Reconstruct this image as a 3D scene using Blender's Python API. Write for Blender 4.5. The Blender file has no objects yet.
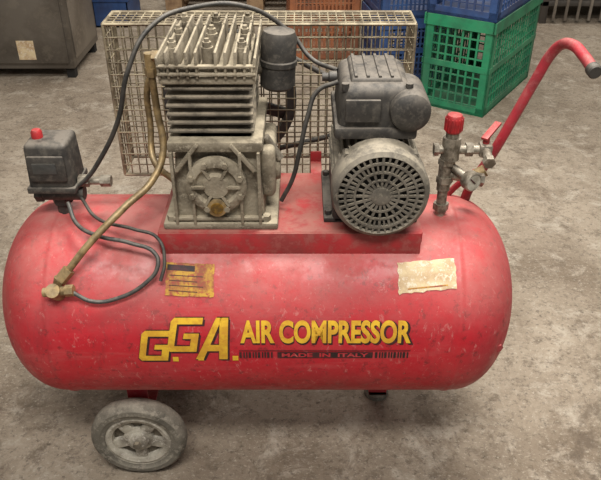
import bpy, bmesh, math, random
from mathutils import Vector, Matrix
random.seed(4)
scene=bpy.context.scene
try:
    scene.view_settings.view_transform='Standard'
except Exception: pass

# ------------------------------------------------------------ materials
def lin(c):
    return tuple(((v/255)/12.92 if v/255<=0.04045 else ((v/255+0.055)/1.055)**2.4) for v in c)+(1,)
class G:
    def __init__(s,name,rough=.5,metal=0):
        s.m=bpy.data.materials.new(name); s.m.use_nodes=True
        s.N=s.m.node_tree.nodes; s.L=s.m.node_tree.links; s.b=s.N['Principled BSDF']
        s.b.inputs['Roughness'].default_value=rough; s.b.inputs['Metallic'].default_value=metal
        s.tc=s.N.new('ShaderNodeTexCoord')
    def noise(s,sc,d=6,r=.6,dist=0,stretch=None):
        n=s.N.new('ShaderNodeTexNoise'); n.inputs['Scale'].default_value=sc; n.inputs['Detail'].default_value=d; n.inputs['Roughness'].default_value=r; n.inputs['Distortion'].default_value=dist
        if stretch:
            mp=s.N.new('ShaderNodeMapping'); mp.inputs['Scale'].default_value=stretch; s.L.new(s.tc.outputs['Object'],mp.inputs[0]); s.L.new(mp.outputs[0],n.inputs['Vector'])
        else: s.L.new(s.tc.outputs['Object'],n.inputs['Vector'])
        return n.outputs[0]
    def mr(s,src,a,b,c=0,d=1):
        r=s.N.new('ShaderNodeMapRange'); 
        for i,v in enumerate((a,b,c,d)): r.inputs[i+1].default_value=v
        s.L.new(src,r.inputs[0]); return r.outputs[0]
    def mul(s,a,b):
        x=s.N.new('ShaderNodeMath'); x.operation='MULTIPLY'
        for i,v in enumerate((a,b)):
            if isinstance(v,(int,float)): x.inputs[i].default_value=v
            else: s.L.new(v,x.inputs[i])
        return x.outputs[0]
    def mix(s,f,a,b):
        x=s.N.new('ShaderNodeMix'); x.data_type='RGBA'; s.L.new(f,x.inputs[0])
        for i,v in ((6,a),(7,b)):
            if isinstance(v,tuple): x.inputs[i].default_value=v
            else: s.L.new(v,x.inputs[i])
        return x.outputs[2]
    def normz(s):
        g=s.N.new('ShaderNodeNewGeometry'); q=s.N.new('ShaderNodeSeparateXYZ'); s.L.new(g.outputs['Normal'],q.inputs[0]); return q.outputs[2]
    def objz(s):
        q=s.N.new('ShaderNodeSeparateXYZ'); s.L.new(s.tc.outputs['Object'],q.inputs[0]); return q
    def bump(s,src,st,dist=.004):
        bp=s.N.new('ShaderNodeBump'); bp.inputs['Strength'].default_value=st; bp.inputs['Distance'].default_value=dist
        s.L.new(src,bp.inputs['Height']); s.L.new(bp.outputs[0],s.b.inputs['Normal'])
    def out(s,col): s.L.new(col,s.b.inputs['Base Color']); return s.m
def mat(name,c1,c2=None,rough=.5,metal=0,scale=12,dust=0,dcol=(160,150,135),bump=0,bscale=60,speck=0,spc=(190,180,165),lo=.42,hi=.58):
    g=G(name,rough,metal)
    c2=c2 or tuple(v*.8 for v in c1)
    col=g.mix(g.mr(g.noise(scale,8,.65),lo,hi),lin(c1),lin(c2))
    if speck: col=g.mix(g.mr(g.noise(scale*4,8,.75),.51,.60,0,speck),col,lin(spc))
    if dust:
        up=g.mr(g.normz(),.1,.95,.18,1); nn=g.mr(g.noise(scale*1.7,8,.7),.40,.56,.25,1)
        col=g.mix(g.mul(g.mul(up,nn),dust),col,lin(dcol))
    if bump: g.bump(g.noise(bscale,6,.65),bump)
    return g.out(col)
M={}
g=G('red_tank_paint',.52)
c=g.mix(g.mr(g.noise(4,8,.65),.42,.58),lin((186,24,40)),lin((166,32,44)))
c=g.mix(g.mr(g.noise(11,10,.75),.47,.62,0,.35),c,lin((190,66,70)))
c=g.mix(g.mr(g.noise(26,8,.75,0,(.13,1,1)),.54,.64,0,.22),c,lin((188,108,104)))
c=g.mix(g.mr(g.noise(34,8,.8,0,(1,1,.2)),.54,.61,0,.35),c,lin((134,36,42)))
c=g.mix(g.mr(g.noise(60,6,.8),.56,.62,0,.55),c,lin((92,30,32)))
c=g.mix(g.mr(g.noise(90,6,.8,.5,(1,1,.5)),.59,.62,0,.35),c,lin((206,150,142)))
up=g.mr(g.normz(),.2,1.0,0,1); nn=g.mr(g.noise(8,10,.78),.38,.58,.4,1)
c=g.mix(g.mul(g.mul(up,nn),.85),c,lin((176,116,108)))
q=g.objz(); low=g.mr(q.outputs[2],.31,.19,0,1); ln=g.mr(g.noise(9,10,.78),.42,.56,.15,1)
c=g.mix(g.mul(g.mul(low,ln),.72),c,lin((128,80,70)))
ax=g.N.new('ShaderNodeMath'); ax.operation='ABSOLUTE'; g.L.new(q.outputs[0],ax.inputs[0])
en=g.mr(ax.outputs[0],.36,.47,0,1); nn2=g.mr(g.noise(13,10,.78),.44,.58,.1,1)
c=g.mix(g.mul(g.mul(en,nn2),.4),c,lin((158,92,86)))
g.bump(g.noise(50,6,.6),.1)
rr=g.mr(g.noise(12,8,.7),.42,.58,.42,.72); g.L.new(rr,g.b.inputs['Roughness'])
M['red']=g.out(c)
M['red2']=mat('red_bracket_paint',(170,28,38),(136,40,42),rough=.65,scale=14,dust=.9,dcol=(152,96,86),speck=.35,spc=(170,100,92))
M['redh']=mat('red_handle_paint',(160,28,44),(124,32,42),rough=.5,scale=20,dust=.5,dcol=(172,110,104),speck=.35,spc=(180,100,96))
M['alu']=mat('cast_aluminium',(140,130,112),(86,77,63),rough=.8,metal=.1,scale=20,dust=.75,dcol=(174,162,139),bump=.6,bscale=140,speck=.5,spc=(178,167,147))
M['alud']=mat('cast_iron_grey',(104,96,84),(58,53,46),rough=.85,metal=.1,scale=24,dust=.75,dcol=(158,146,126),bump=.6,bscale=140,speck=.45,spc=(148,138,120))
M['steel']=mat('steel_fitting',(156,148,134),(96,88,76),rough=.45,metal=.5,scale=60,dust=.4)
M['brass']=mat('brass',(164,138,94),(110,90,60),rough=.5,metal=.4,scale=40,dust=.5,dcol=(176,160,130))
M['black']=mat('black_plastic',(30,29,28),(50,48,45),rough=.65,scale=20,dust=.8,dcol=(114,106,96),speck=.45,spc=(96,90,81))
M['motor']=mat('motor_paint_grey',(104,98,89),(66,62,56),rough=.75,scale=26,dust=.8,dcol=(158,148,130),speck=.5,spc=(150,142,126))
M['dark']=mat('dark_void',(18,17,16),(30,28,26),rough=.85)
M['rubber']=mat('black_rubber',(28,28,28),(46,44,42),rough=.55,scale=30,dust=.3)
M['hose']=mat('grey_hose',(58,60,60),(40,42,42),rough=.5,scale=40,dust=.3)
M['wire']=mat('guard_wire',(158,146,121),(102,91,73),rough=.65,metal=.2,scale=20)
M['tyre']=mat('dusty_tyre',(106,101,91),(76,72,64),rough=.9,scale=22,dust=.6,dcol=(160,153,138),speck=.5,spc=(168,160,146))
M['hub']=mat('dusty_hub',(168,162,148),(112,105,94),rough=.85,scale=30,speck=.6,spc=(206,200,188))
M['yellow']=mat('yellow_print',(226,182,46),(204,154,40),rough=.65,scale=30,speck=.25,spc=(184,110,50))
M['ink']=mat('black_print',(38,22,22),(70,28,30),rough=.65,scale=50)
M['lab1']=mat('worn_yellow_label',(186,144,52),(136,78,50),rough=.7,scale=40,speck=.7,spc=(156,56,52))
M['lab2']=mat('worn_paper_label',(208,188,150),(176,148,114),rough=.8,scale=32,speck=.8,spc=(222,212,190))
M['knob']=mat('red_plastic',(170,28,34),(136,28,32),rough=.5,scale=30,dust=.4,dcol=(170,104,96))
M['glass']=mat('sight_glass',(140,104,36),(84,62,26),rough=.2,scale=60)
M['white']=mat('dial_white',(178,174,160),(140,134,120),rough=.35,scale=60)
M['green']=mat('green_plastic',(26,134,92),(20,104,74),rough=.5,scale=6,dust=.3)
M['blue']=mat('blue_plastic',(38,76,130),(28,54,100),rough=.5,scale=6,dust=.3)
M['orange']=mat('brown_orange_plastic',(156,92,54),(118,70,46),rough=.6,scale=6,dust=.3)
M['wood']=mat('raw_wood',(160,132,100),(120,94,70),rough=.85,scale=10)
M['cab']=mat('brushed_steel',(112,106,98),(84,78,71),rough=.4,metal=.35,scale=4,speck=.3,spc=(142,134,122))
M['cab2']=mat('steel_light',(140,132,122),(108,100,91),rough=.4,metal=.35,scale=4,speck=.25)
M['rack']=mat('rack_paint',(80,74,68),(58,53,48),rough=.6,scale=4)
M['wall']=mat('wall_plaster',(176,170,160),(160,154,144),rough=.9,scale=3)
g=G('worn_concrete',.85)
c=g.mix(g.mr(g.noise(1.3,6,.6),.40,.60),lin((167,153,135)),lin((139,125,108)))
c=g.mix(g.mr(g.noise(4,10,.72,.6),.47,.60,0,.75),c,lin((122,107,90)))
c=g.mix(g.mr(g.noise(8,12,.78,.4),.52,.62,0,.7),c,lin((187,176,160)))
c=g.mix(g.mr(g.noise(24,10,.8),.52,.61,0,.65),c,lin((100,87,73)))
c=g.mix(g.mr(g.noise(70,6,.8),.54,.64,0,.75),c,lin((82,71,60)))
c=g.mix(g.mr(g.noise(95,6,.8,0,(1,1.3,1)),.55,.64,0,.6),c,lin((202,192,176)))
c=g.mix(g.mr(g.noise(2.1,12,.8,1.2),.57,.63,0,.65),c,lin((94,81,68)))
g.bump(g.noise(40,10,.78),.9,.009)
M['floor']=g.out(c)

# ------------------------------------------------------------ helpers
def finish(name,me,m,parent=None,smooth=True,ang=35):
    if m is not None and len(me.materials)==0:
        for mm in (m if isinstance(m,(list,tuple)) else [m]): me.materials.append(mm)
    ob=bpy.data.objects.new(name,me); scene.collection.objects.link(ob)
    if smooth:
        for p in me.polygons: p.use_smooth=True
        me.set_sharp_from_angle(angle=math.radians(ang))
    if parent: ob.parent=parent
    return ob
def bm_obj(name,bm,m,parent=None,smooth=True,ang=35):
    me=bpy.data.meshes.new(name); bmesh.ops.recalc_face_normals(bm,faces=bm.faces); bm.to_mesh(me); bm.free()
    return finish(name,me,m,parent,smooth,ang)
def add_box(bm,x0,x1,y0,y1,z0,z1,taper=0,bev=0,seg=2,R=None):
    vs=[]
    for z,t in((z0,0),(z1,taper)):
        for x,y in((x0+t,y0+t),(x1-t,y0+t),(x1-t,y1-t),(x0+t,y1-t)):
            vs.append(bm.verts.new((x,y,z)))
    f=[(0,3,2,1),(4,5,6,7),(0,1,5,4),(1,2,6,5),(2,3,7,6),(3,0,4,7)]
    fs=[bm.faces.new([vs[i] for i in q]) for q in f]
    if bev:
        es=list({e for q in fs for e in q.edges})
        r=bmesh.ops.bevel(bm,geom=es,offset=bev,segments=seg,affect='EDGES',profile=.5)
        nv={v for q in r['faces'] for v in q.verts}|{v for v in vs if v.is_valid}
        vs=list(nv)
    if R is not None:
        bmesh.ops.transform(bm,matrix=R,verts=[v for v in vs if v.is_valid])
def frame(d):
    d=Vector(d).normalized(); return d.to_track_quat('Z','Y').to_matrix().to_4x4()
def add_lathe(bm,o,d,prof,seg=40,cap=True):
    T=Matrix.Translation(Vector(o))@frame(d)
    rings=[]
    for r,h in prof:
        rings.append([bm.verts.new(T@Vector((r*math.cos(2*math.pi*i/seg),r*math.sin(2*math.pi*i/seg),h))) for i in range(seg)])
    for a,b in zip(rings[:-1],rings[1:]):
        for i in range(seg): bm.faces.new((a[i],a[(i+1)%seg],b[(i+1)%seg],b[i]))
    if cap:
        for rg in(rings[0],rings[-1]): bm.faces.new(rg)
def lathe(name,o,d,prof,m,parent=None,seg=40,ang=35):
    bm=bmesh.new(); add_lathe(bm,o,d,prof,seg); return bm_obj(name,bm,m,parent,ang=ang)
def add_cyl(bm,p0,p1,r,r2=None,seg=20,bev=0):
    p0=Vector(p0);p1=Vector(p1);L=(p1-p0).length; r2=r if r2 is None else r2
    pr=[(r,0),(r2,L)] if not bev else [(r-bev,0),(r,bev),(r2,L-bev),(r2-bev,L)]
    add_lathe(bm,p0,p1-p0,pr,seg)
def box(name,x0,x1,y0,y1,z0,z1,m,parent=None,bev=.003,taper=0,seg=2):
    bm=bmesh.new(); add_box(bm,x0,x1,y0,y1,z0,z1,taper,bev,seg)
    return bm_obj(name,bm,m,parent)
def cyl(name,p0,p1,r,m,parent=None,r2=None,seg=24,bev=0):
    bm=bmesh.new(); add_cyl(bm,p0,p1,r,r2,seg,bev); return bm_obj(name,bm,m,parent)
def tube(name,pts,r,m,parent=None,smooth=True,cyclic=False):
    cu=bpy.data.curves.new(name,'CURVE'); cu.dimensions='3D'; cu.bevel_depth=r; cu.bevel_resolution=4; cu.resolution_u=10; cu.use_fill_caps=True
    if smooth:
        s=cu.splines.new('BEZIER'); s.bezier_points.add(len(pts)-1)
        for bp,p in zip(s.bezier_points,pts):
            bp.co=p; bp.handle_left_type=bp.handle_right_type='AUTO'
    else:
        s=cu.splines.new('POLY'); s.points.add(len(pts)-1)
        for bp,p in zip(s.points,pts): bp.co=(*p,1)
    s.use_cyclic_u=cyclic
    tmp=bpy.data.objects.new(name+'_c',cu); scene.collection.objects.link(tmp)
    me=bpy.data.meshes.new_from_object(tmp.evaluated_get(bpy.context.evaluated_depsgraph_get()))
    bpy.data.objects.remove(tmp); me.name=name; me.materials.clear()
    return finish(name,me,m,parent,True,60)
def empty(name,loc=(0,0,0)):
    e=bpy.data.objects.new(name,None); e.location=loc; e.empty_display_size=.1; scene.collection.objects.link(e); return e

# ------------------------------------------------------------ camera
cam=bpy.data.cameras.new('camera'); co=bpy.data.objects.new('camera',cam); scene.collection.objects.link(co)
cam.sensor_width=36; cam.lens=700/601*36; cam.clip_start=.05
co.location=(.08,-1.10,1.19); co.rotation_euler=(math.radians(90-33),0,0)
scene.camera=co

# ------------------------------------------------------------ room
box('floor',-4,4.5,-2.6,4.2,-.05,0,M['floor'],bev=0)
box('wall_back',-4,4.5,4.2,4.3,0,3.1,M['wall'],bev=0)
box('wall_left',-4.1,-4,-2.6,4.3,0,3.1,M['wall'],bev=0)
box('baseboard_back',-4,4.5,4.18,4.199,0,.1,M['cab2'],bev=0)

# ------------------------------------------------------------ compressor
AC=empty('air_compressor')
r=.19; zc=.356; TX=.001; HS=.362; DD=.119
prof=[]
n=20
for i in range(n+1):
    t=i/n*math.pi/2
    prof.append((max(.0005,r*math.sin(t)**(2/2.08)), -HS-DD*math.cos(t)**(2/2.08)))
body=[(r,-HS+.004),(r+.0018,-HS+.007),(r+.0018,-HS+.013),(r,-HS+.016),(r,HS-.016),(r+.0018,HS-.013),(r+.0018,HS-.007),(r,HS-.004)]
prof2=[(a,-h) for a,h in reversed(prof)]
lathe('tank',(TX,0,zc),(1,0,0),prof+body+prof2,M['red'],AC,seg=96,ang=60)
def TP(x,ph,off): 
    ph=math.radians(ph); return Vector((x,-(r+off)*math.sin(ph),zc+(r+off)*math.cos(ph)))
def patch(name,x0,x1,p0,p1,m,off=.001,skew=0,ragged=0,nx=14,ny=10):
    bm=bmesh.new(); g=[]
    for j in range(ny+1):
        row=[]
        for i in range(nx+1):
            u=i/nx;v=j/ny
            dx=dp=0
            if ragged and (i in(0,nx) or j in (0,ny)):
                dx=random.uniform(-1,1)*ragged; dp=random.uniform(-1,1)*ragged*300
            row.append(bm.verts.new(TP(x0+(x1-x0)*u+dx,p0+(p1-p0)*v+skew*(u-.5)+dp,off)))
        g.append(row)
    for j in range(ny):
        for i in range(nx): bm.faces.new((g[j][i],g[j+1][i],g[j+1][i+1],g[j][i+1]))
    return bm_obj(name,bm,m,AC)
patch('rating_label',-.149,-.067,38.5,55.5,M['lab1'],.0012,1,.0008)
patch('rating_label_header',-.147,-.100,39.5,42.5,M['ink'],.0016,1)
for k in range(4): patch('rating_label_line',-.143,-.085-.01*(k%2),45+k*2.6,45.4+k*2.6,M['ink'],.0016,1)
patch('paper_label',.246,.344,37,53,M['lab2'],.0012,-3,.0014)
patch('paper_label_print',.262,.330,50.5,51.2,M['lab1'],.0016,-2)
def tank_text(name,txt,xc,phc,width,height,m,off=.0012,thick=0,shear=0):
    cu=bpy.data.curves.new(name,'FONT'); cu.body=txt; cu.size=1; cu.offset=thick; cu.shear=shear; cu.resolution_u=6
    tmp=bpy.data.objects.new('t',cu); scene.collection.objects.link(tmp)
    me=bpy.data.meshes.new_from_object(tmp.evaluated_get(bpy.context.evaluated_depsgraph_get()))
    bpy.data.objects.remove(tmp)
    bm=bmesh.new(); bm.from_mesh(me)
    xs=[v.co.x for v in bm.verts]; ys=[v.co.y for v in bm.verts]
    x0,x1,y0,y1=min(xs),max(xs),min(ys),max(ys)
    for k in range(1,12):
        y=y0+(y1-y0)*k/12
        bmesh.ops.bisect_plane(bm,geom=bm.verts[:]+bm.edges[:]+bm.faces[:],plane_co=(0,y,0),plane_no=(0,1,0))
    for v in bm.verts:
        x=xc+((v.co.x-x0)/(x1-x0)-.5)*width
        h=((v.co.y-y0)/(y1-y0)-.5)*height
        v.co=TP(x,phc-math.degrees(h/r),off)
    me2=bpy.data.meshes.new(name); bm.to_mesh(me2); bm.free(); me2.materials.clear()
    return finish(name,me2,m,AC,False)
tank_text('lettering_shadow','AIR COMPRESSOR',.1250,75.0,.298,.0455,M['ink'],.0009,.045)
tank_text('lettering_main','AIR COMPRESSOR',.123,74.3,.292,.043,M['yellow'],.0014,.036)
def strokes(name,quads,xl,xr,ptop,pbot,m,off,sh=.22,dx=0,dp=0):
    bm=bmesh.new()
    for qd in quads:
        n=5; g=[]
        for j in range(n+1):
            row=[]
            for i in range(n+1):
                u=i/n;v=j/n
                p=[(qd[0][k]*(1-u)+qd[1][k]*u)*(1-v)+(qd[3][k]*(1-u)+qd[2][k]*u)*v for k in(0,1)]
                X=xl+(xr-xl)*(p[0]+sh*(p[1]-.5))+dx; P=pbot+(ptop-pbot)*p[1]+dp
                row.append(bm.verts.new(TP(X,P,off)))
            g.append(row)
        for j in range(n):
            for i in range(n): bm.faces.new((g[j][i],g[j][i+1],g[j+1][i+1],g[j+1][i]))
    return bm_obj(name,bm,m,AC,smooth=False)
R4=lambda a,b,c,d:[(a,b),(c,b),(c,d),(a,d)]
LG=[R4(.0,.10,.22,.90),[(.0,.90),(.22,.82),(.22,1),(.10,1)],R4(.2,.82,1.04,1.0),[(.10,0),(.22,0),(.22,.18),(0,.10)],R4(.2,0,.92,.18),R4(.74,.0,.98,.54),R4(.48,.40,.98,.56)]
LA=[[(-.08,0),(.18,0),(.64,1),(.44,1)],[(.70,0),(.98,0),(.84,1),(.56,1)],R4(.22,.22,.8,.38)]
for nm,q,xl,xr,pt,pb in(('g_low',LG,-.196,-.144,73.5,92),('g_high',LG,-.145,-.093,66.5,86),('a',LA,-.092,-.040,66.5,91)):
    for k,(dx,dp) in enumerate(((.0034,1.1),(.0020,-.5),(-.0012,.6))):
        strokes('logo_outline_%s_%d'%(nm,k),q,xl,xr,pt,pb,M['ink'],.0008+.0001*k,dx=dx,dp=dp)
    strokes('logo_'+nm,q,xl,xr,pt,pb,M['yellow'],.0014)
for x,p in((-.137,91),(-.093,90.3),(-.033,90.3)): patch('logo_dot',x-.005,x+.005,p-1.6,p+1.6,M['yellow'],.0014)
patch('stripe_text_background',.04,.205,86.3,90.2,M['ink'],.0011)
tank_text('lettering_small','MADE  IN  ITALY',.1225,88.2,.150,.0085,M['red'],.0015,.03)
patch('stripe_line',-.026,.27,85.2,85.6,M['ink'],.0011,nx=30,ny=2)
for side,(a,b) in enumerate(((-.026,.036),(.209,.27))):
    k=0;x=a
    while x<b-.003:
        w=.0045 if (k%3)else .007
        patch('stripe_bar',x,min(x+w*.6,b),86.3,90.2,M['ink'],.0011,nx=2,ny=3); x+=w; k+=1
lathe('end_plug',(TX-.477,0,zc),(-1,0,0),[(.028,0),(.028,.004),(.016,.006),(.016,.016),(.01,.018)],M['redh'],AC,seg=24)
lathe('end_plug_right',(TX+.477,0,zc),(1,0,0),[(.026,0),(.026,.004),(.014,.006),(.014,.010),(.01,.012)],M['redh'],AC,seg=24)
cyl('drain_plug',(.425,-.130,.345),(.436,-.156,.345),.008,M['redh'],AC,seg=6)

# saddle plate
bm=bmesh.new()
add_box(bm,-.160,.285,-.100,.115,.548,.557,bev=.002)
add_box(bm,-.160,.285,-.104,-.099,.513,.556,bev=.001)
add_box(bm,-.160,.285,.113,.117,.50,.556,bev=.001)
add_box(bm,-.162,-.157,-.10,.115,.535,.556,bev=.001)
add_box(bm,.282,.287,-.10,.115,.535,.556,bev=.001)
bm_obj('saddle_plate',bm,M['red2'],AC)

# --- pump
PX=-.058
bm=bmesh.new()
add_box(bm,-.152,.042,-.094,.115,.557,.570,bev=.004)
add_box(bm,-.134,.020,-.084,.105,.568,.716,taper=.012,bev=.008,seg=3)
add_box(bm,-.133,.020,-.088,.11,.698,.716,bev=.004)
for sx in(-.130,-.100,-.020,.010):
    add_box(bm,sx,sx+.005,-.094,-.08,.565,.700,bev=.001)
add_box(bm,-.134,.018,-.092,-.08,.574,.580,bev=.001)
add_box(bm,.012,.038,-.06,.06,.60,.69,bev=.01,seg=3)
add_cyl(bm,(.03,-.02,.64),(.046,-.02,.64),.022,seg=24,bev=.003)
bm_obj('crankcase',bm,M['alu'],AC)
bm=bmesh.new()
hx,hz=PX,.640
add_lathe(bm,(hx,-.080,hz),(0,-1,0),[(.050,0),(.050,.012),(.046,.015),(.036,.016),(.032,.010),(.024,.010),(.020,.017),(.008,.018)],48)
for k in range(8):
    a=k*math.pi/4+.39; c=(hx+.043*math.cos(a),-.092,hz+.043*math.sin(a))
    add_cyl(bm,c,(c[0],-.101,c[2]),.0052,seg=6)
for sx in(-1,1):
    add_cyl(bm,(hx+sx*.080,-.082,.569),(hx+sx*.080,-.082,.580),.008,seg=6)
for k in range(6):
    R=Matrix.Translation((hx,-.096,hz))@Matrix.Rotation(k*math.pi/3,4,'Y')
    add_box(bm,.018,.040,-.003,.003,-.002,.002,R=R)
for s in(-1,1):
    R=Matrix.Translation((hx+s*.045,-.086,.69))@Matrix.Rotation(s*.9,4,'Y')
    add_box(bm,-.03,.03,-.007,.003,-.003,.003,R=R,bev=.001)
bm_obj('crankcase_cover',bm,M['alu'],AC)
lathe('oil_sight_glass',(hx,-.092,.603),(0,-1,0),[(.016,0),(.016,.008),(.012,.009)],M['brass'],AC,24)
lathe('oil_sight_lens',(hx,-.100,.603),(0,-1,0),[(.011,0),(.010,.003),(.003,.004)],M['glass'],AC,24)
bm=bmesh.new()
add_box(bm,-.114,-.006,-.052,.101,.714,.806,bev=.02,seg=4)
for k in range(6):
    z=.724+k*.0142
    add_box(bm,-.131,.006,-.070,.116,z,z+.0048,bev=.002)
bm_obj('finned_cylinder',bm,M['alud'],AC)
bm=bmesh.new()
add_box(bm,-.137,.012,-.074,.124,.806,.818,bev=.003)
add_box(bm,-.128,.003,-.066,.116,.816,.830,bev=.004)
for k in range(11):
    if k==5: continue
    x=-.136+k*.0143
    top=.858 if 0<k<10 else .850
    lean=(k-5)*.014
    R=Matrix.Translation((x,0,.816))@Matrix.Rotation(lean,4,'Y')
    add_box(bm,0,.0042,-.078,.128,0,top-.816,bev=.0015,R=R)
for z in(.822,.834):
    add_box(bm,-.137,.012,-.080,-.070,z,z+.0035,bev=.001)
for y in(-.045,.025,.095):
    for x in(-.116,-.0625,-.009):
        add_cyl(bm,(x,y,.83),(x,y,.856),.0092,seg=16)
        add_cyl(bm,(x,y,.856),(x,y,.864),.0072,seg=6)
        add_cyl(bm,(x,y,.864),(x,y,.869),.0038,seg=10)
bm_obj('finned_head',bm,M['alu'],AC)
bm=bmesh.new()
add_cyl(bm,(-.13,.0,.826),(-.158,.0,.826),.010,seg=6)
add_cyl(bm,(-.162,.0,.832),(-.162,.0,.804),.0088,seg=16)
add_cyl(bm,(-.162,.0,.808),(-.162,.0,.794),.0105,seg=6)
bm_obj('outlet_elbow',bm,M['brass'],AC)
tube('delivery_pipe',[(-.162,0,.80),(-.160,0,.735),(-.153,-.02,.671),(-.170,-.05,.630),(-.213,-.09,.600),(-.269,-.13,.554),(-.312,-.150,.506)],.0062,M['brass'],AC)
tube('cooling_pipe',[(-.145,.06,.80),(-.178,.06,.77),(-.186,.05,.68),(-.180,.02,.63),(-.14,-.02,.612)],.0058,M['brass'],AC)
bm=bmesh.new()
add_cyl(bm,(-.330,-.150,.463),(-.330,-.176,.490),.012,seg=20)
add_cyl(bm,(-.322,-.155,.495),(-.306,-.146,.512),.0105,seg=6)
add_cyl(bm,(-.350,-.165,.478),(-.300,-.167,.484),.008,seg=14)
add_cyl(bm,(-.312,-.167,.483),(-.298,-.167,.484),.010,seg=6)
add_cyl(bm,(-.330,-.158,.474),(-.323,-.152,.500),.009,seg=14)
bm_obj('check_valve',bm,M['brass'],AC)
tube('unloader_tube',[(-.322,-.05,.585),(-.30,-.085,.562),(-.262,-.106,.553),(-.205,-.118,.546),(-.163,-.128,.530),(-.160,-.142,.512),(-.178,-.153,.491),(-.224,-.166,.468),(-.270,-.171,.464),(-.300,-.168,.480)],.0036,M['hose'],AC)
tube('switch_cable_low',[(-.305,-.03,.585),(-.27,-.07,.566),(-.20,-.10,.562),(-.16,-.112,.552),(-.148,-.135,.520),(-.155,-.152,.492)],.003,M['rubber'],AC)
lathe('intake_filter',(.040,.060,.752),(.05,0,1),[(.024,0),(.030,.006),(.030,.040),(.032,.042),(.032,.050),(.030,.052),(.030,.088),(.026,.098),(.01,.100)],M['black'],AC,32)
cyl('intake_neck',(-.01,.06,.79),(.03,.06,.79),.014,M['alud'],AC)
cyl('breather_pipe',(.02,-.03,.70),(.045,-.03,.66),.008,M['steel'],AC)
tube('power_cable',[(-.315,-.03,.600),(-.290,-.03,.620),(-.262,-.03,.655),(-.219,-.03,.73),(-.1915,-.03,.814),(-.156,0,.872),(-.0915,.06,.888),(-.012,.08,.884),(.062,.10,.835),(.10,.08,.795),(.142,.05,.786)],.0040,M['rubber'],AC)
tube('motor_cable',[(.046,-.02,.572),(.066,-.02,.615),(.079,-.02,.671),(.0925,-.01,.73),(.108,0,.768),(.142,0,.784)],.0040,M['rubber'],AC)

# --- motor
mx,mz,my=.209,.639,-.022
bm=bmesh.new()
add_lathe(bm,(mx,-.058+my,mz),(0,1,0),[(.070,0),(.070,.185),(.066,.205),(.04,.21)],48)
for k in range(36):
    a=k*2*math.pi/36
    if abs(math.sin(a)+1)<.12: continue
    R=Matrix.Translation((mx,my,mz))@Matrix.Rotation(a,4,'Y')
    add_box(bm,.066,.077,-.05,.12,-.0016,.0016,R=R)
bm_obj('motor_housing',bm,M['motor'],AC)
bm=bmesh.new()
add_lathe(bm,(mx,-.050+my,mz),(0,-1,0),[(.079,0),(.0795,.040),(.077,.048),(.070,.053),(.068,.050),(.068,.020)],56,cap=False)
def ring(bm,r0,r1,y0,y1,seg=56):
    add_lathe(bm,(mx,0,mz),(0,-1,0),[(a,-b) for a,b in [(r0,y0),(r1,y0),(r1,y1),(r0,y1),(r0,y0)]],seg,cap=False)
for ra,rb in((.056,.0598),(.041,.0442),(.027,.030)): ring(bm,ra,rb,-.103+my,-.099+my)
add_lathe(bm,(mx,-.098+my,mz),(0,-1,0),[(.016,0),(.016,.005),(.013,.006)],32)
for k in range(20):
    R=Matrix.Translation((mx,my,mz))@Matrix.Rotation(k*2*math.pi/20,4,'Y')
    add_box(bm,.014,.070,-.102,-.099,-.0020,.0020,R=R)
    R=Matrix.Translation((mx,my,mz))@Matrix.Rotation((k+.5)*2*math.pi/20,4,'Y')
    add_box(bm,.042,.070,-.102,-.099,-.0015,.0015,R=R)
for k in range(4):
    a=k*math.pi/2+.78; c=(mx+.078*math.cos(a),mz+.078*math.sin(a))
    add_cyl(bm,(c[0],-.07+my,c[1]),(c[0],-.050+my,c[1]),.005,seg=6)
bm_obj('fan_cover',bm,M['motor'],AC)
lathe('fan_void',(mx,-.062+my,mz),(0,-1,0),[(.069,0),(.069,.012)],M['dark'],AC,40)
bm=bmesh.new()
for k in range(7):
    R=Matrix.Translation((mx,my,mz))@Matrix.Rotation(k*2*math.pi/7,4,'Y')@Matrix.Rotation(.5,4,'X')
    add_box(bm,.012,.06,-.088,-.080,-.001,.001,R=R)
bm_obj('fan_blades',bm,M['hose'],AC)
bm=bmesh.new()
add_box(bm,.135,.155,-.07,.11,.557,.62,bev=.004)
add_box(bm,.263,.281,-.07,.11,.557,.62,bev=.004)
add_box(bm,.120,.281,-.07,.11,.557,.566,bev=.002)
for y in(-.055,.09): add_cyl(bm,(.128,y,.566),(.128,y,.574),.006,seg=6)
bm_obj('motor_feet',bm,M['black'],AC)
bm=bmesh.new()
add_box(bm,.138,.262,-.070,.092,.708,.800,taper=.006,bev=.018,seg=4)
add_box(bm,.134,.266,-.074,.096,.714,.734,bev=.005)
add_box(bm,.158,.242,-.045,.074,.797,.806,taper=.004,bev=.003)
for k in range(4): add_box(bm,.165+k*.019,.170+k*.019,-.04,.069,.804,.809,bev=.001)
for x in(.150,.250): add_cyl(bm,(x,-.055,.79),(x,-.055,.802),.006,seg=12)
add_box(bm,.150,.205,-.0765,-.07,.745,.782,bev=.002)
bm_obj('terminal_box',bm,M['black'],AC)
lathe('capacitor_cover',(.252,.01,.762),(.0,-1,0),[(.033,0),(.033,.080),(.031,.090),(.024,.096),(.008,.098)],M['black'],AC,36)
lathe('cable_gland',(.140,.02,.785),(-1,0,0),[(.010,0),(.010,.012),(.007,.014),(.007,.024)],M['rubber'],AC,12)

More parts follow.
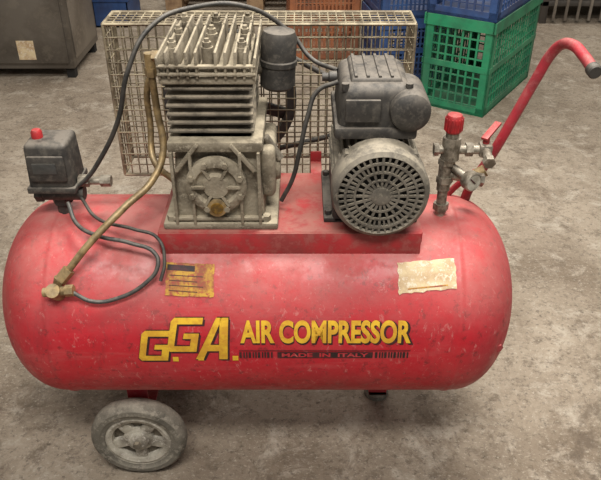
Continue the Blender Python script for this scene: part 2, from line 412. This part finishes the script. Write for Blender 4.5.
# --- flywheel, pulley, belt
bm=bmesh.new()
fx,fz,fy=PX,.672,.215
add_lathe(bm,(fx,fy,fz),(0,1,0),[(.112,-.013),(.130,-.013),(.130,.013),(.112,.013),(.112,-.013)],56,cap=False)
add_lathe(bm,(fx,fy-.02,fz),(0,1,0),[(.026,0),(.026,.04)],24)
for k in range(5):
    R=Matrix.Translation((fx,fy,fz))@Matrix.Rotation(k*2*math.pi/5+.3,4,'Y')@Matrix.Rotation(.35,4,'X')
    add_box(bm,.02,.116,-.003,.003,-.014,.014,R=R,bev=.001)
add_cyl(bm,(fx,.10,fz),(fx,.22,fz),.014)
bm_obj('flywheel',bm,M['hose'],AC)
bm=bmesh.new()
add_lathe(bm,(mx,.20,mz),(0,1,0),[(.032,0),(.026,.010),(.026,.016),(.032,.026)],32)
add_cyl(bm,(mx,.12,mz),(mx,.21,mz),.011)
bm_obj('motor_pulley',bm,M['alud'],AC)
bp=[]
ang=math.acos((.128-.030)/(mx-fx))
for k in range(25):
    a=ang+(2*math.pi-2*ang)*k/24; bp.append((fx+.131*math.cos(a),fy,fz+.131*math.sin(a)))
for k in range(9):
    a=-ang+2*ang*k/8; bp.append((mx+.031*math.cos(a),fy,mz+.031*math.sin(a)))
tube('drive_belt',bp,.0055,M['rubber'],AC,smooth=False,cyclic=True)

# --- belt guard
bm=bmesh.new()
gx0,gx1,gz0,gz1,gy0,gy1=-.280,.290,.520,.826,.180,.262
w=.0014
def wire(a,b,t): add_cyl(bm,Vector(a),Vector(b),t,seg=6)
nx=36;nz=14
for y in(gy0,gy1):
    for i in range(nx+1):
        x=gx0+(gx1-gx0)*i/nx; wire((x,y,gz0),(x,y,gz1),w)
    for j in range(nz):
        z=gz0+(gz1-gz0)*j/(nz-1); wire((gx0,y-.002,z),(gx1,y-.002,z),w)
for i in range(nx+1):
    x=gx0+(gx1-gx0)*i/nx; wire((x,gy0,gz1),(x,gy1,gz1),w)
for j in range(nz):
    z=gz0+(gz1-gz0)*j/(nz-1)
    for x in(gx0,gx1): wire((x,gy0,z),(x,gy1,z),w)
for k in range(1,5):
    y=gy0+(gy1-gy0)*k/5
    wire((gx0,y,gz1),(gx1,y,gz1),w)
    for x in(gx0,gx1): wire((x,y,gz0),(x,y,gz1),w)
for y in(gy0,gy1):
    for a,b in(((gx0,gz0),(gx0,gz1)),((gx0,gz1),(gx1,gz1)),((gx1,gz1),(gx1,gz0)),((gx1,gz0),(gx0,gz0))):
        wire((a[0],y,a[1]),(b[0],y,b[1]),.0032)
for x in(gx0,gx1):
    for z in(gz0,gz1): wire((x,gy0,z),(x,gy1,z),.0032)
bm_obj('belt_guard',bm,M['wire'],AC,ang=70)
bm=bmesh.new()
for x in(-.13,.10,.26):
    add_box(bm,x,x+.022,.11,.185,.549,.553,bev=.001)
    add_box(bm,x,x+.022,.172,.176,.549,.575,bev=.001)
bm_obj('guard_brackets',bm,M['red2'],AC)

# --- pressure switch
bm=bmesh.new()
add_box(bm,-.386,-.308,-.045,.03,.604,.690,taper=.003,bev=.008,seg=3)
add_box(bm,-.389,-.305,-.048,.033,.600,.612,bev=.003)
add_box(bm,-.378,-.316,-.050,-.044,.625,.672,bev=.003)
bm_obj('pressure_switch',bm,M['black'],AC)
lathe('switch_button',(-.366,-.01,.688),(0,0,1),[(.0095,0),(.0095,.012),(.007,.016),(.002,.017)],M['knob'],AC,20)
box('switch_plate',-.37,-.330,-.0515,-.0495,.64,.660,M['hose'],AC,bev=.001)
bm=bmesh.new()
add_cyl(bm,(-.345,-.01,.53),(-.345,-.01,.60),.012,seg=16)
add_cyl(bm,(-.345,-.01,.565),(-.345,-.01,.585),.018,seg=6)
add_cyl(bm,(-.375,-.02,.588),(-.30,-.02,.588),.013,seg=16)
add_cyl(bm,(-.385,-.02,.588),(-.372,-.02,.588),.016,seg=6)
bm_obj('switch_manifold',bm,M['black'],AC)
bm=bmesh.new()
add_cyl(bm,(-.306,-.02,.612),(-.288,-.02,.612),.011,seg=6)
add_cyl(bm,(-.29,-.02,.612),(-.262,-.02,.612),.007,seg=16)
add_cyl(bm,(-.268,-.02,.612),(-.250,-.02,.612),.0105,seg=6)
bm_obj('switch_fitting',bm,M['steel'],AC)

# --- regulator group
bm=bmesh.new()
add_cyl(bm,(.330,-.02,.53),(.330,-.02,.60),.009,seg=16)
add_cyl(bm,(.330,-.02,.555),(.330,-.02,.568),.014,seg=6)
add_cyl(bm,(.330,-.02,.595),(.330,-.02,.66),.0115,seg=18)
add_cyl(bm,(.331,-.02,.61),(.331,-.02,.622),.0150,seg=6)
add_cyl(bm,(.331,-.02,.645),(.331,-.02,.655),.0150,seg=6)
add_cyl(bm,(.335,-.02,.655),(.335,-.02,.695),.0155,seg=20)
add_cyl(bm,(.335,-.02,.690),(.335,-.02,.704),.011,seg=20)
add_cyl(bm,(.312,-.02,.672),(.39,-.02,.672),.008,seg=16)
add_cyl(bm,(.306,-.02,.672),(.314,-.02,.672),.011,seg=6)
add_cyl(bm,(.36,-.02,.672),(.372,-.02,.672),.012,seg=6)
add_box(bm,.382,.404,-.032,-.008,.660,.684,bev=.005)
add_cyl(bm,(.393,-.03,.672),(.393,-.058,.666),.008,seg=16)
add_cyl(bm,(.393,-.050,.667),(.393,-.060,.665),.011,seg=6)
add_cyl(bm,(.34,-.02,.64),(.362,-.045,.632),.007,seg=12)
add_cyl(bm,(.335,-.02,.625),(.385,-.02,.615),.009,seg=14)
add_cyl(bm,(.383,-.02,.6155),(.398,-.02,.613),.012,seg=6)
bm_obj('regulator_body',bm,M['steel'],AC)
bm=bmesh.new()
add_lathe(bm,(.335,-.02,.704),(0,0,1),[(.012,0),(.0145,.004),(.0145,.026),(.012,.031),(.004,.032)],24)
for k in range(16):
    a=k*math.pi/8
    add_cyl(bm,(.335+.0145*math.cos(a),-.02+.0145*math.sin(a),.708),(.335+.0145*math.cos(a),-.02+.0145*math.sin(a),.730),.0014,seg=6)
bm_obj('regulator_knob',bm,M['knob'],AC)
d=Vector((.55,-1,.05)).normalized()
o=Vector((.364,-.043,.628))
lathe('pressure_gauge',o,d,[(.015,0),(.017,.003),(.017,.016),(.015,.018),(.0145,.016)],M['steel'],AC,32)
lathe('gauge_face',o,d,[(.0145,.0),(.0145,.0165)],M['white'],AC,32)
bm=bmesh.new(); T=Matrix.Translation(o+d*.0172)@frame(d)@Matrix.Rotation(.8,4,'Z'); add_box(bm,-.001,.001,-.004,.011,0,.0008,R=T); bm_obj('gauge_needle',bm,M['ink'],AC)
bm=bmesh.new()
add_cyl(bm,(.393,-.02,.682),(.393,-.02,.696),.006,seg=12)
T=Matrix.Translation((.393,-.02,.696))@Matrix.Rotation(.9,4,'Z')@Matrix.Rotation(-.25,4,'Y')
add_box(bm,-.010,.042,-.006,.006,-.002,.003,R=T,bev=.001)
bm_obj('ball_valve_lever',bm,M['knob'],AC)
cyl('safety_valve',(.372,.0,.60),(.405,.0,.622),.011,M['brass'],AC,seg=16)

# --- handle
tube('handle',[(.385,.055,.49),(.398,.055,.56),(.425,.052,.620),(.455,.05,.70),(.482,.05,.772),(.497,.045,.815),(.506,.03,.836),(.513,.0,.844),(.517,-.04,.840),(.5175,-.082,.834)],.0090,M['redh'],AC)
cyl('handle_end_cap',(.5175,-.078,.8342),(.518,-.094,.8325),.0110,M['rubber'],AC,bev=.002)
tube('handle_brace',[(.345,.07,.51),(.372,.068,.55),(.404,.057,.59)],.006,M['redh'],AC)

# --- wheels
def wheel(nm,x,y,z,R,sgn):
    W=bpy.data.objects.new(nm,None); scene.collection.objects.link(W); W.parent=AC
    d=(0,sgn,0)
    lathe(nm+'_tyre',(x,y,z),d,[(.064,-.016),(.070,-.020),(.086,-.020),(.093,-.013),(R,-.006),(R,.006),(.093,.013),(.086,.020),(.076,.021),(.072,.0185),(.066,.018),(.064,.014),(.064,-.016)],M['tyre'],W,56)
    bm=bmesh.new()
    add_lathe(bm,(x,y,z),d,[(.065,.002),(.065,.016),(.060,.018),(.052,.015),(.050,.002),(.065,.002)],48,cap=False)
    add_lathe(bm,(x,y,z),d,[(.030,-.006),(.030,.010),(.022,.012),(.020,.020),(.014,.023),(.010,.023)],32)
    for k in range(5):
        R_=Matrix.Translation((x,y,z))@Matrix.Rotation(k*2*math.pi/5+.3,4,'Y')
        add_box(bm,.024,.058,-.011,.011,-.012,.012,R=R_,bev=.003)
    bm_obj(nm+'_hub',bm,M['hub'],W)
    lathe(nm+'_web',(x,y,z),d,[(.062,-.004),(.062,.002)],M['alud'],W,40)
    cyl(nm+'_axle_cap',(x,y,z),(x,y+sgn*.030,z),.008,M['alud'],W,seg=6)
wheel('wheel_front',-.243,-.134,.0952,.095,-1)
wheel('wheel_rear',-.243,.134,.0952,.095,1)
cyl('axle',(-.243,-.13,.095),(-.243,.13,.095),.010,M['alud'],AC)
bm=bmesh.new()
add_box(bm,-.263,-.223,-.104,-.098,.08,.215,bev=.001)
add_box(bm,-.263,-.223,.098,.104,.08,.215,bev=.001)
add_box(bm,-.263,-.223,-.104,.104,.105,.111,bev=.001)
bm_obj('axle_bracket',bm,M['redh'],AC)
bm=bmesh.new()
add_box(bm,.236,.276,.05,.056,.02,.19,bev=.001)
add_box(bm,.236,.276,.084,.09,.02,.20,bev=.001)
add_box(bm,.236,.276,.05,.09,.02,.03,bev=.001)
bm_obj('support_leg',bm,M['redh'],AC)
lathe('support_foot',(.256,.078,0),(0,0,1),[(.028,0),(.028,.012),(.022,.020)],M['tyre'],AC,24)

# ------------------------------------------------------------ crates
def crate(name,loc,rot,L,W,H,m,z0=0,cols=9,rows=5):
    bm=bmesh.new(); t=.008
    add_box(bm,0,L,0,W,0,.012)
    for z,h,e in((0,.035,0),(H-.045,.045,.006),(H*.5-.012,.024,.002)):
        add_box(bm,-e,L+e,-e,t,z,z+h); add_box(bm,-e,L+e,W-t,W+e,z,z+h)
        add_box(bm,-e,t,0,W,z,z+h); add_box(bm,L-t,L+e,0,W,z,z+h)
    cw=.035
    for x in(0,L-cw):
        add_box(bm,x,x+cw,0,t,0,H);add_box(bm,x,x+cw,W-t,W,0,H)
    for y in(0,W-cw):
        add_box(bm,0,t,y,y+cw,0,H);add_box(bm,L-t,L,y,y+cw,0,H)
    for k in range(1,cols*2):
        x=L*k/(cols*2)
        for y in(.001,W-t): add_box(bm,x-.004,x+.004,y,y+t-.002,0,H-.01)
    ny=max(4,int(cols*2*W/L))
    for k in range(1,ny):
        y=W*k/ny
        for x in(.001,L-t): add_box(bm,x,x+t-.002,y-.004,y+.004,0,H-.01)
    for k in range(1,rows*2):
        z=H*k/(rows*2)
        add_box(bm,0,L,.002,.007,z-.003,z+.003);add_box(bm,0,L,W-.007,W-.002,z-.003,z+.003)
        add_box(bm,.002,.007,0,W,z-.003,z+.003);add_box(bm,L-.007,L-.002,0,W,z-.003,z+.003)
    ob=bm_obj(name,bm,m,None,smooth=False)
    ob.location=(loc[0],loc[1],z0); ob.rotation_euler=(0,0,rot); return ob
a=math.atan2(.835,.55)
crate('plastic_crate',(.856,1.69),a,.60,.30,.40,M['green'])
crate('plastic_crate',(.856,1.69),a,.60,.30,.30,M['blue'],z0=.401)
crate('plastic_crate',(.44,2.10),.15,.36,.34,.30,M['blue'])
crate('plastic_crate',(.44,2.10),.15,.36,.34,.30,M['blue'],z0=.301)
crate('plastic_crate',(.02,2.42),.05,.36,.34,.36,M['orange'])
bm=bmesh.new()
for k in range(6): add_box(bm,0,1.1,k*.135,k*.135+.1,.10,.12)
for x in(0,.5,1.0):
    for y in (0,.34,.68): add_box(bm,x,x+.1,y,y+.1,.02,.10)
    add_box(bm,x,x+.1,0,.78,0,.02)
o=bm_obj('wooden_pallet',bm,M['wood'],None,smooth=False); o.location=(-.75,3.3,0)
bm=bmesh.new()
add_box(bm,0,.20,0,.34,0,.01)
for q in((0,.20,0,.006),(0,.20,.334,.34),(0,.006,0,.34),(.194,.20,0,.34)): add_box(bm,*q,0,.16)
for q in((-.01,.21,-.01,.002),(-.01,.21,.338,.35),(-.01,.002,0,.34),(.198,.21,0,.34)): add_box(bm,*q,.148,.162)
o=bm_obj('storage_bin',bm,M['blue'],None,smooth=False); o.location=(-1.12,3.02,0)
# cabinet
C=empty('metal_cabinet')
box('cabinet_body',-1.80,-1.0,2.16,2.62,.05,.95,M['cab'],C,bev=.006)
box('cabinet_door',-1.78,-1.41,2.148,2.16,.08,.92,M['cab'],C,bev=.003)
box('cabinet_door_right',-1.40,-1.02,2.148,2.16,.08,.92,M['cab'],C,bev=.003)
box('cabinet_side_panel',-1.0,-.994,2.20,2.58,.09,.91,M['cab2'],C,bev=.002)
for x in(-1.78,-1.05):
    for y in(2.18,2.56): box('cabinet_foot',x,x+.04,y,y+.04,0,.05,M['dark'],C,bev=0)
box('cabinet_label',-1.25,-1.17,2.1455,2.148,.10,.19,M['lab2'],C,bev=0)
cyl('cabinet_handle',(-1.44,2.135,.5),(-1.44,2.135,.62),.006,M['steel'],C)
# shelf rack
S=empty('storage_rack')
for i,x in enumerate((1.50,2.75)):
    for j,y in enumerate((3.10,3.60)): box('rack_post_%d%d'%(i,j),x,x+.04,y,y+.04,0,1.7,M['rack'],S)
for k,z in enumerate((.10,.6,1.15,1.66)):
    box('rack_shelf_%d'%k,1.50,2.79,3.10,3.64,z,z+.03,M['rack'],S)
for k in range(16): box('rack_bar_%d'%k,1.57+k*.07,1.585+k*.07,3.09,3.10,.02,.6,M['cab2'],S,bev=0)

# ------------------------------------------------------------ lights
def area(name,loc,rot,sx,sy,e,c=(1,1,1)):
    l=bpy.data.lights.new(name,'AREA'); l.shape='RECTANGLE'; l.size=sx; l.size_y=sy; l.energy=e; l.color=c
    o=bpy.data.objects.new(name,l); o.location=loc; o.rotation_euler=rot; scene.collection.objects.link(o)
area('ceiling_light',(.6,.3,2.6),(0,0,0),1.3,.4,74,(1,.955,.88))
area('ceiling_light.001',(.0,-1.3,2.6),(math.radians(28),0,0),1.4,.4,62,(1,.965,.91))
area('ceiling_light.002',(.2,2.8,2.9),(0,0,0),3,1,50,(1,.955,.89))
w_=bpy.data.worlds.new('world'); scene.world=w_; w_.use_nodes=True
w_.node_tree.nodes['Background'].inputs[0].default_value=(1,.98,.95,1); w_.node_tree.nodes['Background'].inputs[1].default_value=.28
